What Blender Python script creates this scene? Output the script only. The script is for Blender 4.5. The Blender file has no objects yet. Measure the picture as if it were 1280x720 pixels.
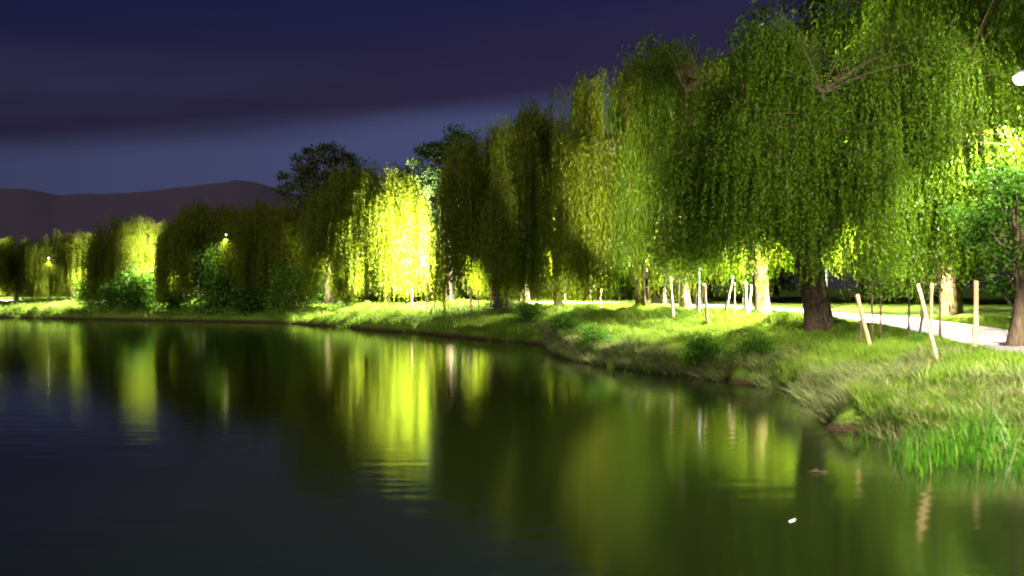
import bpy, math, random
import numpy as np
from mathutils import Vector

random.seed(7)
rng = np.random.default_rng(11)
scene = bpy.context.scene
COL = scene.collection
F = 1372.0          # focal length in photo pixels (1280 wide)
CAMZ = 3.6
PI = math.pi

# ------------------------------------------------------------------ helpers
def tag(o, label=None, cat=None, group=None, kind=None):
    if label: o["label"] = label
    if cat: o["category"] = cat
    if group: o["group"] = group
    if kind: o["kind"] = kind
    return o

def empty(name, loc, label, cat, group=None, rz=0.0, sc=(1, 1, 1)):
    o = bpy.data.objects.new(name, None)
    COL.objects.link(o)
    o.location = loc
    o.rotation_euler = (0, 0, rz)
    o.scale = sc
    o.empty_display_size = 0.3
    return tag(o, label, cat, group)

def np_mesh(name, V, Fc, mat, smooth=False):
    """V (n,3), Fc list of int arrays (m,k)"""
    me = bpy.data.meshes.new(name)
    V = np.asarray(V, dtype=np.float32)
    if not isinstance(Fc, list): Fc = [Fc]
    Fc = [np.asarray(f, dtype=np.int32) for f in Fc if len(f)]
    loops = np.concatenate([f.ravel() for f in Fc])
    sizes = np.concatenate([np.full(len(f), f.shape[1], dtype=np.int32) for f in Fc])
    starts = np.concatenate([[0], np.cumsum(sizes)[:-1]]).astype(np.int32)
    me.vertices.add(len(V)); me.vertices.foreach_set("co", V.ravel())
    me.loops.add(len(loops)); me.loops.foreach_set("vertex_index", loops)
    me.polygons.add(len(sizes)); me.polygons.foreach_set("loop_start", starts)
    if smooth:
        me.polygons.foreach_set("use_smooth", np.ones(len(sizes), dtype=bool))
    me.update(calc_edges=True); me.validate()
    if mat: me.materials.append(mat)
    return me

def mesh_obj(name, me, parent=None):
    o = bpy.data.objects.new(name, me)
    COL.objects.link(o)
    if parent: o.parent = parent
    return o

class Geo:
    """collects tubes / boxes / lathes into one mesh"""
    def __init__(s):
        s.V = []; s.Q = []; s.T = []; s.n = 0
    def tube(s, pts, rad, n=10, cap=True, lump=0.0, seed=0):
        pts = np.asarray(pts, float); rad = np.asarray(rad, float)
        r = np.random.default_rng(seed)
        tang = np.gradient(pts, axis=0)
        tang /= np.linalg.norm(tang, axis=1)[:, None] + 1e-9
        ref = np.array([1.0, 0, 0]) if abs(tang[0][0]) < 0.8 else np.array([0, 1.0, 0])
        ph = r.uniform(0, 6.28, 3)
        base = s.n
        for i in range(len(pts)):
            a = np.cross(tang[i], ref); a /= np.linalg.norm(a) + 1e-9
            b = np.cross(tang[i], a)
            ref = -np.cross(tang[i], a) if False else ref
            th = np.arange(n) * 2 * PI / n
            k = 1 + lump * (np.sin(3 * th + ph[0]) * 0.5 + np.sin(5 * th + ph[1] + i * 0.4) * 0.35 + np.sin(2 * th + ph[2] + i * 0.7) * 0.4)
            ring = pts[i] + (np.cos(th) * k)[:, None] * a * rad[i] + (np.sin(th) * k)[:, None] * b * rad[i]
            s.V.append(ring)
        m = len(pts)
        for i in range(m - 1):
            for j in range(n):
                j2 = (j + 1) % n
                s.Q.append((base + i * n + j, base + i * n + j2, base + (i + 1) * n + j2, base + (i + 1) * n + j))
        s.n += m * n
        if cap:
            for i, flip in ((0, True), (m - 1, False)):
                s.V.append(pts[i][None, :]); c = s.n; s.n += 1
                for j in range(n):
                    j2 = (j + 1) % n
                    a_, b_ = base + i * n + j, base + i * n + j2
                    s.T.append((c, b_, a_) if flip else (c, a_, b_))
    def box(s, c, size, rz=0):
        x, y, z = size[0] / 2, size[1] / 2, size[2] / 2
        v = np.array([(-x, -y, -z), (x, -y, -z), (x, y, -z), (-x, y, -z), (-x, -y, z), (x, -y, z), (x, y, z), (-x, y, z)])
        cs, sn = math.cos(rz), math.sin(rz)
        R = np.array([[cs, -sn, 0], [sn, cs, 0], [0, 0, 1]])
        v = v @ R.T + np.asarray(c)
        b = s.n
        s.V.append(v); s.n += 8
        for f in ((0, 3, 2, 1), (4, 5, 6, 7), (0, 1, 5, 4), (1, 2, 6, 5), (2, 3, 7, 6), (3, 0, 4, 7)):
            s.Q.append(tuple(b + i for i in f))
    def mesh(s, name, mat, smooth=True):
        fc = []
        if s.Q: fc.append(np.array(s.Q))
        if s.T: fc.append(np.array(s.T))
        return np_mesh(name, np.concatenate(s.V), fc, mat, smooth)

# ------------------------------------------------------------------ materials
def new_mat(name):
    m = bpy.data.materials.new(name); m.use_nodes = True
    nt = m.node_tree; nt.nodes.clear()
    out = nt.nodes.new("ShaderNodeOutputMaterial")
    return m, nt, out

def ramp(nt, stops):
    r = nt.nodes.new("ShaderNodeValToRGB")
    e = r.color_ramp.elements
    while len(e) < len(stops): e.new(0.5)
    for i, (p, c) in enumerate(stops):
        e[i].position = p; e[i].color = (*c, 1)
    return r

def leaf_mat(name, stops, transl=0.5, gloss=0.006):
    m, nt, out = new_mat(name)
    L = nt.links.new
    g = nt.nodes.new("ShaderNodeNewGeometry")
    r = ramp(nt, stops)
    L(g.outputs["Random Per Island"], r.inputs[0])
    d = nt.nodes.new("ShaderNodeBsdfDiffuse"); t = nt.nodes.new("ShaderNodeBsdfTranslucent")
    mx = nt.nodes.new("ShaderNodeMixShader"); mx.inputs[0].default_value = transl
    L(r.outputs[0], d.inputs[0]); L(r.outputs[0], t.inputs[0])
    L(d.outputs[0], mx.inputs[1]); L(t.outputs[0], mx.inputs[2])
    gl = nt.nodes.new("ShaderNodeBsdfGlossy"); gl.inputs["Roughness"].default_value = 0.45
    m2 = nt.nodes.new("ShaderNodeMixShader"); m2.inputs[0].default_value = gloss
    L(mx.outputs[0], m2.inputs[1]); L(gl.outputs[0], m2.inputs[2])
    L(m2.outputs[0], out.inputs[0])
    return m

M = {}
M["willow"] = leaf_mat("willow_leaf", [(0.0, (0.034, 0.055, 0.0015)), (0.5, (0.060, 0.086, 0.002)), (1.0, (0.100, 0.115, 0.003))], 0.5)
M["willow_green"] = leaf_mat("willow_leaf_green", [(0.0, (0.022, 0.056, 0.0015)), (0.5, (0.040, 0.086, 0.002)), (1.0, (0.076, 0.112, 0.003))], 0.5)
M["maple"] = leaf_mat("maple_leaf", [(0.0, (0.012, 0.040, 0.003)), (0.6, (0.024, 0.068, 0.004)), (1.0, (0.045, 0.095, 0.006))], 0.4)
M["wood_leaf"] = leaf_mat("woodland_leaf", [(0.0, (0.016, 0.034, 0.010)), (0.6, (0.032, 0.060, 0.014)), (1.0, (0.055, 0.085, 0.018))], 0.35)
M["bush"] = leaf_mat("bush_leaf", [(0.0, (0.022, 0.070, 0.006)), (0.6, (0.045, 0.115, 0.008)), (1.0, (0.08, 0.15, 0.012))], 0.4)
M["grass_blade"] = leaf_mat("grass_blade", [(0.0, (0.048, 0.108, 0.005)), (0.55, (0.092, 0.160, 0.008)), (0.9, (0.12, 0.175, 0.02)), (1.0, (0.24, 0.22, 0.09))], 0.4)
M["sedge"] = leaf_mat("sedge_blade", [(0.0, (0.035, 0.070, 0.012)), (0.5, (0.075, 0.105, 0.025)), (0.8, (0.14, 0.14, 0.06)), (1.0, (0.22, 0.18, 0.10))], 0.3)
M["reed"] = leaf_mat("reed_blade", [(0.0, (0.018, 0.065, 0.004)), (0.55, (0.030, 0.11, 0.005)), (0.88, (0.06, 0.14, 0.008)), (1.0, (0.16, 0.13, 0.05))], 0.5)
M["dead_twig"] = leaf_mat("dark_twig_leaf", [(0.0, (0.02, 0.03, 0.012)), (1.0, (0.05, 0.06, 0.02))], 0.2)

def bark_mat(name, c0, c1, moss=None, scale=6.0):
    m, nt, out = new_mat(name); L = nt.links.new
    tc = nt.nodes.new("ShaderNodeTexCoord")
    mp = nt.nodes.new("ShaderNodeMapping"); mp.inputs["Scale"].default_value = (scale, scale, scale * 0.22)
    L(tc.outputs["Object"], mp.inputs[0])
    n = nt.nodes.new("ShaderNodeTexNoise"); n.inputs["Scale"].default_value = 1.6; n.inputs["Detail"].default_value = 8; n.inputs["Roughness"].default_value = 0.7
    v = nt.nodes.new("ShaderNodeTexVoronoi"); v.inputs["Scale"].default_value = 1.4; v.feature = "DISTANCE_TO_EDGE"
    L(mp.outputs[0], n.inputs["Vector"]); L(mp.outputs[0], v.inputs["Vector"])
    r = ramp(nt, [(0.3, c0), (0.7, c1)]); L(n.outputs["Fac"], r.inputs[0])
    col = r.outputs[0]
    if moss:
        n2 = nt.nodes.new("ShaderNodeTexNoise"); n2.inputs["Scale"].default_value = 1.1; n2.inputs["Detail"].default_value = 6
        L(tc.outputs["Object"], n2.inputs["Vector"])
        r2 = ramp(nt, [(0.45, (0, 0, 0)), (0.6, (1, 1, 1))]); L(n2.outputs["Fac"], r2.inputs[0])
        mx = nt.nodes.new("ShaderNodeMix"); mx.data_type = "RGBA"
        L(r2.outputs[0], mx.inputs[0]); L(col, mx.inputs[6]); mx.inputs[7].default_value = (*moss, 1)
        col = mx.outputs[2]
    b = nt.nodes.new("ShaderNodeBsdfPrincipled"); b.inputs["Roughness"].default_value = 0.95
    b.inputs["Specular IOR Level"].default_value = 0.15
    L(col, b.inputs["Base Color"])
    ad = nt.nodes.new("ShaderNodeMath"); ad.operation = "MULTIPLY_ADD"; ad.inputs[1].default_value = 0.8
    L(v.outputs["Distance"], ad.inputs[0]); L(n.outputs["Fac"], ad.inputs[2])
    bp = nt.nodes.new("ShaderNodeBump"); bp.inputs["Strength"].default_value = 0.9; bp.inputs["Distance"].default_value = 0.08
    L(ad.outputs[0], bp.inputs["Height"]); L(bp.outputs[0], b.inputs["Normal"])
    L(b.outputs[0], out.inputs[0])
    return m

M["bark"] = bark_mat("willow_bark", (0.030, 0.021, 0.013), (0.10, 0.072, 0.045))
M["bark_moss"] = bark_mat("mossy_willow_bark", (0.04, 0.03, 0.016), (0.12, 0.09, 0.05), (0.10, 0.095, 0.016))
M["bark_pale"] = bark_mat("pale_bark", (0.07, 0.05, 0.03), (0.17, 0.125, 0.07), (0.12, 0.10, 0.03))
M["stem"] = bark_mat("stem_bark", (0.06, 0.04, 0.025), (0.14, 0.09, 0.06), None, 20)
M["stake"] = bark_mat("stake_wood", (0.30, 0.20, 0.10), (0.52, 0.36, 0.20), None, 14)
M["stake_pink"] = bark_mat("pink_lit_stake_wood", (0.40, 0.25, 0.17), (0.60, 0.40, 0.29), None, 14)  # paler and pinker: the lamp's pinkish light is put into the wood colour

def plain(name, col, rough=0.6, metal=0.0, nz=0.25, scale=8):
    m, nt, out = new_mat(name); L = nt.links.new
    tc = nt.nodes.new("ShaderNodeTexCoord"); n = nt.nodes.new("ShaderNodeTexNoise")
    n.inputs["Scale"].default_value = scale; n.inputs["Detail"].default_value = 6
    L(tc.outputs["Object"], n.inputs["Vector"])
    r = ramp(nt, [(0.3, tuple(c * (1 - nz) for c in col)), (0.7, tuple(min(1, c * (1 + nz)) for c in col))])
    L(n.outputs["Fac"], r.inputs[0])
    b = nt.nodes.new("ShaderNodeBsdfPrincipled"); b.inputs["Roughness"].default_value = rough; b.inputs["Metallic"].default_value = metal
    L(r.outputs[0], b.inputs["Base Color"]); L(b.outputs[0], out.inputs[0])
    return m
M["metal"] = plain("painted_pole", (0.018, 0.022, 0.020), 0.6, 0.0)
M["housing"] = plain("lamp_housing", (0.25, 0.25, 0.26), 0.4, 0.4)
M["plaster"] = plain("pale_plaster", (0.62, 0.56, 0.48), 0.8)
M["roof"] = plain("roof_tile", (0.20, 0.08, 0.05), 0.8)
M["feather"] = plain("white_feather", (0.8, 0.78, 0.75), 0.7)
M["hill"] = plain("hazed_hill_woods", (0.030, 0.016, 0.044), 1.0, 0, 0.06, 0.01)  # violet fading of the distance is put into the base colour

def emit(name, col, s):
    m, nt, out = new_mat(name)
    e = nt.nodes.new("ShaderNodeEmission"); e.inputs[0].default_value = (*col, 1); e.inputs[1].default_value = s
    nt.links.new(e.outputs[0], out.inputs[0]); return m
M["lens"] = emit("lit_lamp_lens", (1.0, 0.93, 0.98), 8)
M["lit_window"] = emit("lit_window_glass", (1.0, 0.72, 0.45), 1.6)

# ------------------------------------------------------------------ terrain
SHORE = np.array([(60, -80), (30, -20), (19, 5), (14.6, 16), (12.8, 21), (11.3, 24.2), (9.2, 25.9), (8.5, 28), (9.2, 32.7), (10.0, 38.0),
                  (8.2, 43.3), (5.2, 48.9), (3.3, 54.3), (2.7, 62.5), (2.3, 69.6), (-1.1, 74.7), (-4.8, 82.3), (-14, 97), (-20, 107), (-26, 115),
                  (-38.6, 121), (-50, 127), (-62, 133.5), (-100, 152), (-220, 200), (-900, 420), (-4000, 1200)], float)
PATH = np.array([(12.0, 5), (15.2, 22), (17.6, 36), (18.9, 50), (19.2, 62), (18.6, 76), (16.3, 90), (11.5, 102), (4, 110), (-6, 116), (-18, 125), (-34, 134), (-60, 146), (-100, 164)], float)
PATH_W = 1.75

def seg_dist(P, poly):
    best = np.full(len(P), 1e18)
    for a, b in zip(poly[:-1], poly[1:]):
        ab = b - a
        t = np.clip(((P - a) @ ab) / (ab @ ab), 0, 1)
        d = np.sum((P - (a + t[:, None] * ab)) ** 2, axis=1)
        best = np.minimum(best, d)
    return np.sqrt(best)

LAND = np.concatenate([SHORE, [(-4000, 9000), (9000, 9000), (9000, -80)]])
def inside(P):
    x, y = P[:, 0], P[:, 1]
    c = np.zeros(len(P), bool)
    n = len(LAND)
    for i in range(n):
        x1, y1 = LAND[i]; x2, y2 = LAND[(i + 1) % n]
        if y1 == y2: continue
        k = ((y1 > y) != (y2 > y)) & (x < (x2 - x1) * (y - y1) / (y2 - y1) + x1)
        c ^= k
    return c

_nr = np.random.default_rng(5)
_W = []
for lam, amp in ((14, 0.5), (7, 0.42), (4, 0.34), (2.3, 0.25), (1.3, 0.16)):
    for _ in range(3):
        a = _nr.uniform(0, 6.28)
        _W.append((math.cos(a) * 6.28 / lam, math.sin(a) * 6.28 / lam, _nr.uniform(0, 6.28), amp / 1.7))
def noise2(P):
    z = np.zeros(len(P))
    for kx, ky, ph, am in _W: z += am * np.sin(P[:, 0] * kx + P[:, 1] * ky + ph)
    return z

def sstep(a, b, x):
    t = np.clip((x - a) / (b - a), 0, 1); return t * t * (3 - 2 * t)

def inland(P):
    d = seg_dist(P, SHORE)
    return np.where(inside(P), d, -d)

def height(P):
    P = np.atleast_2d(np.asarray(P, float))
    s = inland(P) + 0.55 * noise2(P)
    n = noise2(P * 1.37 + 31.0)
    land = 0.42 * sstep(0, 0.7, s) + 1.55 * (1 - np.exp(-np.maximum(s, 0) / 5.0)) + 0.35 * sstep(8, 40, s)
    z = np.where(s < 0, np.maximum(s * 0.7, -1.6), land)
    dp = seg_dist(P, PATH)
    flat = sstep(PATH_W + 0.2, PATH_W + 3.0, dp)
    bump = 0.32 * n * sstep(0.3, 1.5, s) * (1 - 0.6 * sstep(8, 20, s))
    return z + bump * flat

def hz(x, y): return float(height([(x, y)])[0])

def hit(px, py, near=14.0, far=260.0):
    D = np.arange(near, far, 0.1)
    X = (px - 640) / F * D
    zr = CAMZ - (py - 360) / F * D
    zt = height(np.stack([X, D], 1))
    k = np.where(zr <= np.maximum(zt, 0))[0]
    d = D[k[0]] if len(k) else far
    x = (px - 640) / F * d
    return np.array([x, d, hz(x, d)])

def at(px, D):
    x = (px - 640) / F * D
    return np.array([x, D, hz(x, D)])

def axis(fine0, fine1, step, lo, hi):
    a = list(np.arange(fine0, fine1 + 1e-6, step))
    s = step
    while a[-1] < hi: s *= 1.25; a.append(a[-1] + s)
    s = step
    while a[0] > lo: s *= 1.25; a.insert(0, a[0] - s)
    return np.array(a)
gx = axis(-80, 42, 0.45, -4500, 4500)
gy = axis(10, 165, 0.45, -90, 5000)
GX, GY = np.meshgrid(gx, gy)
P = np.stack([GX.ravel(), GY.ravel()], 1)
Z = height(P)
nx, ny = len(gx), len(gy)
idx = np.arange(nx * ny).reshape(ny, nx)
q = np.stack([idx[:-1, :-1].ravel(), idx[:-1, 1:].ravel(), idx[1:, 1:].ravel(), idx[1:, :-1].ravel()], 1)

def ground_mat():
    m, nt, out = new_mat("grassy_ground"); L = nt.links.new
    tc = nt.nodes.new("ShaderNodeTexCoord")
    n1 = nt.nodes.new("ShaderNodeTexNoise"); n1.inputs["Scale"].default_value = 0.35; n1.inputs["Detail"].default_value = 8; n1.inputs["Roughness"].default_value = 0.65
    n2 = nt.nodes.new("ShaderNodeTexNoise"); n2.inputs["Scale"].default_value = 9; n2.inputs["Detail"].default_value = 6; n2.inputs["Roughness"].default_value = 0.7
    L(tc.outputs["Object"], n1.inputs["Vector"]); L(tc.outputs["Object"], n2.inputs["Vector"])
    r1 = ramp(nt, [(0.3, (0.045, 0.085, 0.010)), (0.55, (0.080, 0.125, 0.014)), (0.75, (0.12, 0.135, 0.030))])
    r2 = ramp(nt, [(0.3, (0.45, 0.45, 0.4)), (0.65, (1.25, 1.25, 1.2))])
    L(n1.outputs["Fac"], r1.inputs[0]); L(n2.outputs["Fac"], r2.inputs[0])
    mu = nt.nodes.new("ShaderNodeMix"); mu.data_type = "RGBA"; mu.blend_type = "MULTIPLY"; mu.inputs[0].default_value = 1
    L(r1.outputs[0], mu.inputs[6]); L(r2.outputs[0], mu.inputs[7])
    # bare soil of the undercut bank by height above the water
    sp = nt.nodes.new("ShaderNodeSeparateXYZ"); L(tc.outputs["Object"], sp.inputs[0])
    ad = nt.nodes.new("ShaderNodeMath"); ad.operation = "MULTIPLY_ADD"; ad.inputs[1].default_value = 0.35
    L(n2.outputs["Fac"], ad.inputs[0]); L(sp.outputs["Z"], ad.inputs[2])
    r3 = ramp(nt, [(0.28, (1, 1, 1)), (0.55, (0, 0, 0))]); L(ad.outputs[0], r3.inputs[0])
    mx = nt.nodes.new("ShaderNodeMix"); mx.data_type = "RGBA"
    L(r3.outputs[0], mx.inputs[0]); L(mu.outputs[2], mx.inputs[6]); mx.inputs[7].default_value = (0.025, 0.017, 0.009, 1)
    b = nt.nodes.new("ShaderNodeBsdfPrincipled"); b.inputs["Roughness"].default_value = 1.0; b.inputs["Specular IOR Level"].default_value = 0.05
    L(mx.outputs[2], b.inputs["Base Color"])
    bp = nt.nodes.new("ShaderNodeBump"); bp.inputs["Strength"].default_value = 0.7; bp.inputs["Distance"].default_value = 0.12
    L(n2.outputs["Fac"], bp.inputs["Height"]); L(bp.outputs[0], b.inputs["Normal"])
    L(b.outputs[0], out.inputs[0]); return m

g = mesh_obj("ground", np_mesh("ground", np.stack([P[:, 0], P[:, 1], Z], 1), q, ground_mat(), True))
tag(g, kind="structure")

# water
def water_mat():
    m, nt, out = new_mat("lake_water"); L = nt.links.new
    tc = nt.nodes.new("ShaderNodeTexCoord")
    mp = nt.nodes.new("ShaderNodeMapping"); mp.inputs["Scale"].default_value = (0.35, 1.3, 1)
    L(tc.outputs["Object"], mp.inputs[0])
    n = nt.nodes.new("ShaderNodeTexNoise"); n.inputs["Scale"].default_value = 1.3; n.inputs["Detail"].default_value = 4
    L(mp.outputs[0], n.inputs["Vector"])
    n3 = nt.nodes.new("ShaderNodeTexNoise"); n3.inputs["Scale"].default_value = 0.12; n3.inputs["Detail"].default_value = 3
    L(mp.outputs[0], n3.inputs["Vector"])
    bp = nt.nodes.new("ShaderNodeBump"); bp.inputs["Strength"].default_value = 0.15; bp.inputs["Distance"].default_value = 0.05
    L(n.outputs["Fac"], bp.inputs["Height"])
    r = ramp(nt, [(0.35, (0.085,) * 3), (0.65, (0.12,) * 3)]); L(n3.outputs["Fac"], r.inputs[0])
    gl = nt.nodes.new("ShaderNodeBsdfGlossy"); gl.distribution = "BECKMANN"
    L(r.outputs[0], gl.inputs["Roughness"]); L(bp.outputs[0], gl.inputs["Normal"])
    df = nt.nodes.new("ShaderNodeBsdfDiffuse"); df.inputs[0].default_value = (0.0045, 0.0070, 0.0015, 1)
    fr = nt.nodes.new("ShaderNodeFresnel"); fr.inputs["IOR"].default_value = 2.05
    b = nt.nodes.new("ShaderNodeMixShader")
    L(fr.outputs[0], b.inputs[0]); L(df.outputs[0], b.inputs[1]); L(gl.outputs[0], b.inputs[2])
    L(b.outputs[0], out.inputs[0]); return m
wv = np.array([(-4400, -80, 0), (200, -80, 0), (200, 1300, 0), (-4400, 1300, 0)], float)
tag(mesh_obj("water", np_mesh("water", wv, np.array([[0, 1, 2, 3]]), water_mat())), kind="structure")

# path
def resample(poly, step):
    out = []
    # catmull-rom
    pts = np.vstack([2 * poly[0] - poly[1], poly, 2 * poly[-1] - poly[-2]])
    for i in range(1, len(pts) - 2):
        p0, p1, p2, p3 = pts[i - 1:i + 3]
        n = max(2, int(np.linalg.norm(p2 - p1) / step))
        for t in np.arange(n) / n:
            out.append(0.5 * ((2 * p1) + (-p0 + p2) * t + (2 * p0 - 5 * p1 + 4 * p2 - p3) * t ** 2 + (-p0 + 3 * p1 - 3 * p2 + p3) * t ** 3))
    return np.array(out)
pc = resample(PATH, 0.5)
tg = np.gradient(pc, axis=0); tg /= np.linalg.norm(tg, axis=1)[:, None]
nr = np.stack([tg[:, 1], -tg[:, 0]], 1)
us = np.linspace(-1, 1, 9)
rows = []
for k, u in enumerate(us):
    wob = 0.12 * np.sin(np.arange(len(pc)) * 0.37 + u) if abs(u) == 1 else 0
    rows.append(pc + nr * (PATH_W * u + (wob if abs(u) == 1 else 0))[:, None] if abs(u) == 1 else pc + nr * PATH_W * u)
PV = np.stack(rows, 1)
pz = height(PV.reshape(-1, 2)).reshape(len(pc), 9) + 0.05
V = np.concatenate([PV, pz[:, :, None]], 2).reshape(-1, 3)
ii = np.arange(len(pc) * 9).reshape(-1, 9)
q = np.stack([ii[:-1, :-1].ravel(), ii[:-1, 1:].ravel(), ii[1:, 1:].ravel(), ii[1:, :-1].ravel()], 1)
M["path"] = plain("worn_path", (0.20, 0.175, 0.175), 0.85, 0, 0.2, 3.0)
tag(mesh_obj("path", np_mesh("path", V, q, M["path"], True)), kind="structure")

# hills
def hills():
    az = np.linspace(-0.75, 0.75, 240)
    pxs = 640 + F * np.tan(az)
    ctrl = [(-900, 255), (-300, 250), (0, 235), (35, 236), (65, 243), (110, 243), (180, 240), (250, 231), (300, 225), (330, 230), (352, 238), (420, 252), (520, 268), (700, 290), (1000, 315), (1500, 335), (3000, 345)]
    ys = np.interp(pxs, [c[0] for c in ctrl], [c[1] for c in ctrl])
    r = np.random.default_rng(3)
    ys = ys + np.interp(pxs, np.arange(-1200, 3000, 9), r.normal(0, 0.7, len(np.arange(-1200, 3000, 9))))
    Dr = 3400.0
    top = (360 - ys) / F * Dr + CAMZ
    prof = [(0.62, 0.0), (0.70, 0.18), (0.80, 0.48), (0.90, 0.80), (0.97, 0.97), (1.0, 1.0), (1.06, 0.9), (1.2, 0.4)]
    V = []
    for f, h in prof:
        for i, a in enumerate(az):
            D = Dr * f
            V.append((math.tan(a) * D, D, top[i] * h + (r.normal(0, 1.5) if 0 < h < 0.95 else 0) - (2 if h == 0 else 0)))
    n = len(az); ii = np.arange(len(prof) * n).reshape(-1, n)
    q = np.stack([ii[:-1, :-1].ravel(), ii[:-1, 1:].ravel(), ii[1:, 1:].ravel(), ii[1:, :-1].ravel()], 1)
    tag(mesh_obj("hills", np_mesh("hills", np.array(V), q, M["hill"], True)), kind="structure")
hills()

# ------------------------------------------------------------------ foliage meshes
def leaves(P, D, Lg, Wd, r):
    """one rhombic leaf per row"""
    n = len(P)
    D = D / (np.linalg.norm(D, axis=1)[:, None] + 1e-9)
    s = np.cross(D, r.normal(size=(n, 3))); s /= np.linalg.norm(s, axis=1)[:, None] + 1e-9
    m = P + D * (Lg * 0.42)[:, None]
    V = np.stack([P, m + s * (Wd / 2)[:, None], P + D * Lg[:, None], m - s * (Wd / 2)[:, None]], 1).reshape(-1, 3)
    return V, np.arange(4 * n).reshape(n, 4)

def willow(seed, R=7.0, H=16.0, hem=2.0, locks=130, per=14, step=0.16, ll=0.26, lw=0.05, trunk_r=0.62, fork=3.2, lean=(0.0, 0.0), bark="bark", leaf="willow", sparse_low=0.0, limbs=9, path_gap=2.0, hollow=3.0, short=1.0, fill=0.25, off=(0, 0), whole=0.3, maxlen=99.0, boughs=26, bsig=0.95, sspread=0.42, sway=0.04, flare=0.38):
    r = np.random.default_rng(seed)
    G = Geo()
    # trunk
    zs = np.linspace(-0.3, fork, 9)
    tx = lean[0] * (zs / fork) + 0.05 * np.sin(zs * 1.7 + seed); ty = lean[1] * (zs / fork) + 0.05 * np.cos(zs * 1.3 + seed)
    rad = trunk_r * (0.82 + flare * np.exp(-np.maximum(zs + 0.1, 0) / 0.45) + 0.10 * np.clip((zs - fork + 0.8) / 0.8, 0, 1))
    G.tube(np.stack([tx, ty, zs], 1), rad, 18, True, 0.07, seed)
    top = np.array([tx[-1], ty[-1], fork - 0.15])
    # locks: where the hanging bunches begin
    th = r.uniform(0, 2 * PI, locks); rho = r.uniform(0.02, 1.0, locks) ** 0.38 * r.uniform(0.74, 1.08, locks)
    nl = 7
    lph = r.uniform(0, 6.28, 3)
    lobe = 1 + 0.10 * np.sin(3 * th + lph[0]) + 0.08 * np.sin(5 * th + lph[1])
    dome = np.sqrt(np.clip(1 - np.clip(rho, 0, 1) ** 2.1, 0.02, 1)) 
    lh = hem + 0.33 * (H - hem)
    z0 = lh * (1 - dome) * 0.9 + dome * H * (0.82 + 0.18 * r.uniform(0, 1, locks)) + 0.07 * H * np.sin(4 * th + lph[2]) * rho
    z0 = np.clip(z0, hem + 2.5, H)
    inner = r.uniform(0, 1, locks) < fill
    z0 = np.where(inner, hem + 2.5 + (z0 - hem - 2.5) * r.uniform(0.35, 0.8, locks), z0)
    C = np.stack([np.cos(th) * rho * R * lobe, np.sin(th) * rho * R * lobe, z0], 1) + np.array([off[0], off[1], 0])
    # gather the bunches round boughs so that the crown has lobes and gaps
    bi = r.integers(0, locks, boughs)
    near = bi[np.argmin(np.linalg.norm((C[:, None, :] - C[bi][None, :, :]) * np.array([1, 1, 0.7]), axis=2), axis=1)]
    pull = r.uniform(0.30, 0.85, locks)[:, None]
    C = C * (1 - pull) + C[near] * pull + r.normal(0, 0.3 * bsig, (locks, 3))
    C[:, 2] = np.maximum(C[:, 2], hem + 1.5)
    # limbs
    tips = []
    for k in range(limbs):
        a = 2 * PI * (k + r.uniform(-0.3, 0.3)) / limbs
        rr = R * r.uniform(0.40, 0.68); zt = H * r.uniform(0.52, 0.72)
        if k < 3: zt = fork + (H - fork) * r.uniform(0.25, 0.45); rr = R * 0.6
        if k >= limbs - 3: zt = H * r.uniform(0.68, 0.80); rr = R * r.uniform(0.08, 0.3)
        e = np.array([math.cos(a) * rr, math.sin(a) * rr, zt])
        t = np.linspace(0, 1, 10)[:, None]
        c1 = top + np.array([math.cos(a) * rr * 0.35, math.sin(a) * rr * 0.35, (zt - fork) * 0.42])
        pts = (1 - t) ** 2 * top + 2 * t * (1 - t) * c1 + t ** 2 * e
        pts[1:-1] += r.normal(0, 0.10, (8, 3))
        rad = trunk_r * 0.42 * (1 - t[:, 0]) ** 0.8 + 0.035
        G.tube(pts, rad, 8, True, 0.05, seed + k)
        tips.append(pts)
    allp = np.concatenate([p[3:] for p in tips])
    for i in range(locks):
        d = np.linalg.norm(allp - C[i], axis=1) + np.maximum(allp[:, 2] - C[i, 2], 0) * 1.5
        a = allp[np.argmin(d)]
        t = np.linspace(0, 1, 5)[:, None]
        mid = (a + C[i]) / 2 + np.array([0, 0, 0.12 * np.linalg.norm(a - C[i])])
        G.tube((1 - t) ** 2 * a + 2 * t * (1 - t) * mid + t ** 2 * C[i], 0.028 * (1 - t[:, 0]) + 0.010, 4, False)
    trunk_me = G.mesh("willow_trunk", M[bark])
    # strands
    ns = locks * per
    li = np.repeat(np.arange(locks), per)
    isw = r.uniform(0, 1, locks) < whole
    spread = r.normal(0, 1, (ns, 3)) * np.where(isw, 0.36, sspread)[li][:, None] * np.array([1, 1, 0.7])
    S = C[li] + spread
    out = S[:, :2] / (np.linalg.norm(S[:, :2], axis=1)[:, None] + 0.3)
    hl = hem * (1 + 0.16 * np.sin(3 * th[li] + lph[1]) + 0.10 * np.sin(9 * th[li])) + r.normal(0, 0.3, ns)
    rin0 = np.linalg.norm(S[:, :2], axis=1) / R
    ang = np.arctan2(S[:, 1], S[:, 0])
    hl = hl + hollow * np.clip((0.80 - rin0) / 0.5, 0, 1) + path_gap * np.clip((np.cos(ang) - 0.15) / 0.4, 0, 1) * np.clip(rin0 / 0.4, 0, 1)
    full = np.maximum(S[:, 2] - hl, 0.8)
    fr = np.clip(r.beta(2.6, 1.2, locks)[li] * 1.05 + r.normal(0, 0.12, ns), 0.18, 1.0)
    fr = np.where((rin0 > 0.75) & (r.uniform(0, 1, locks)[li] < 0.6), np.maximum(fr, r.uniform(0.75, 1.0, ns)), fr)
    fr = np.clip(fr * np.where(isw, 1.0, short)[li], 0.10, 1.0)
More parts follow.
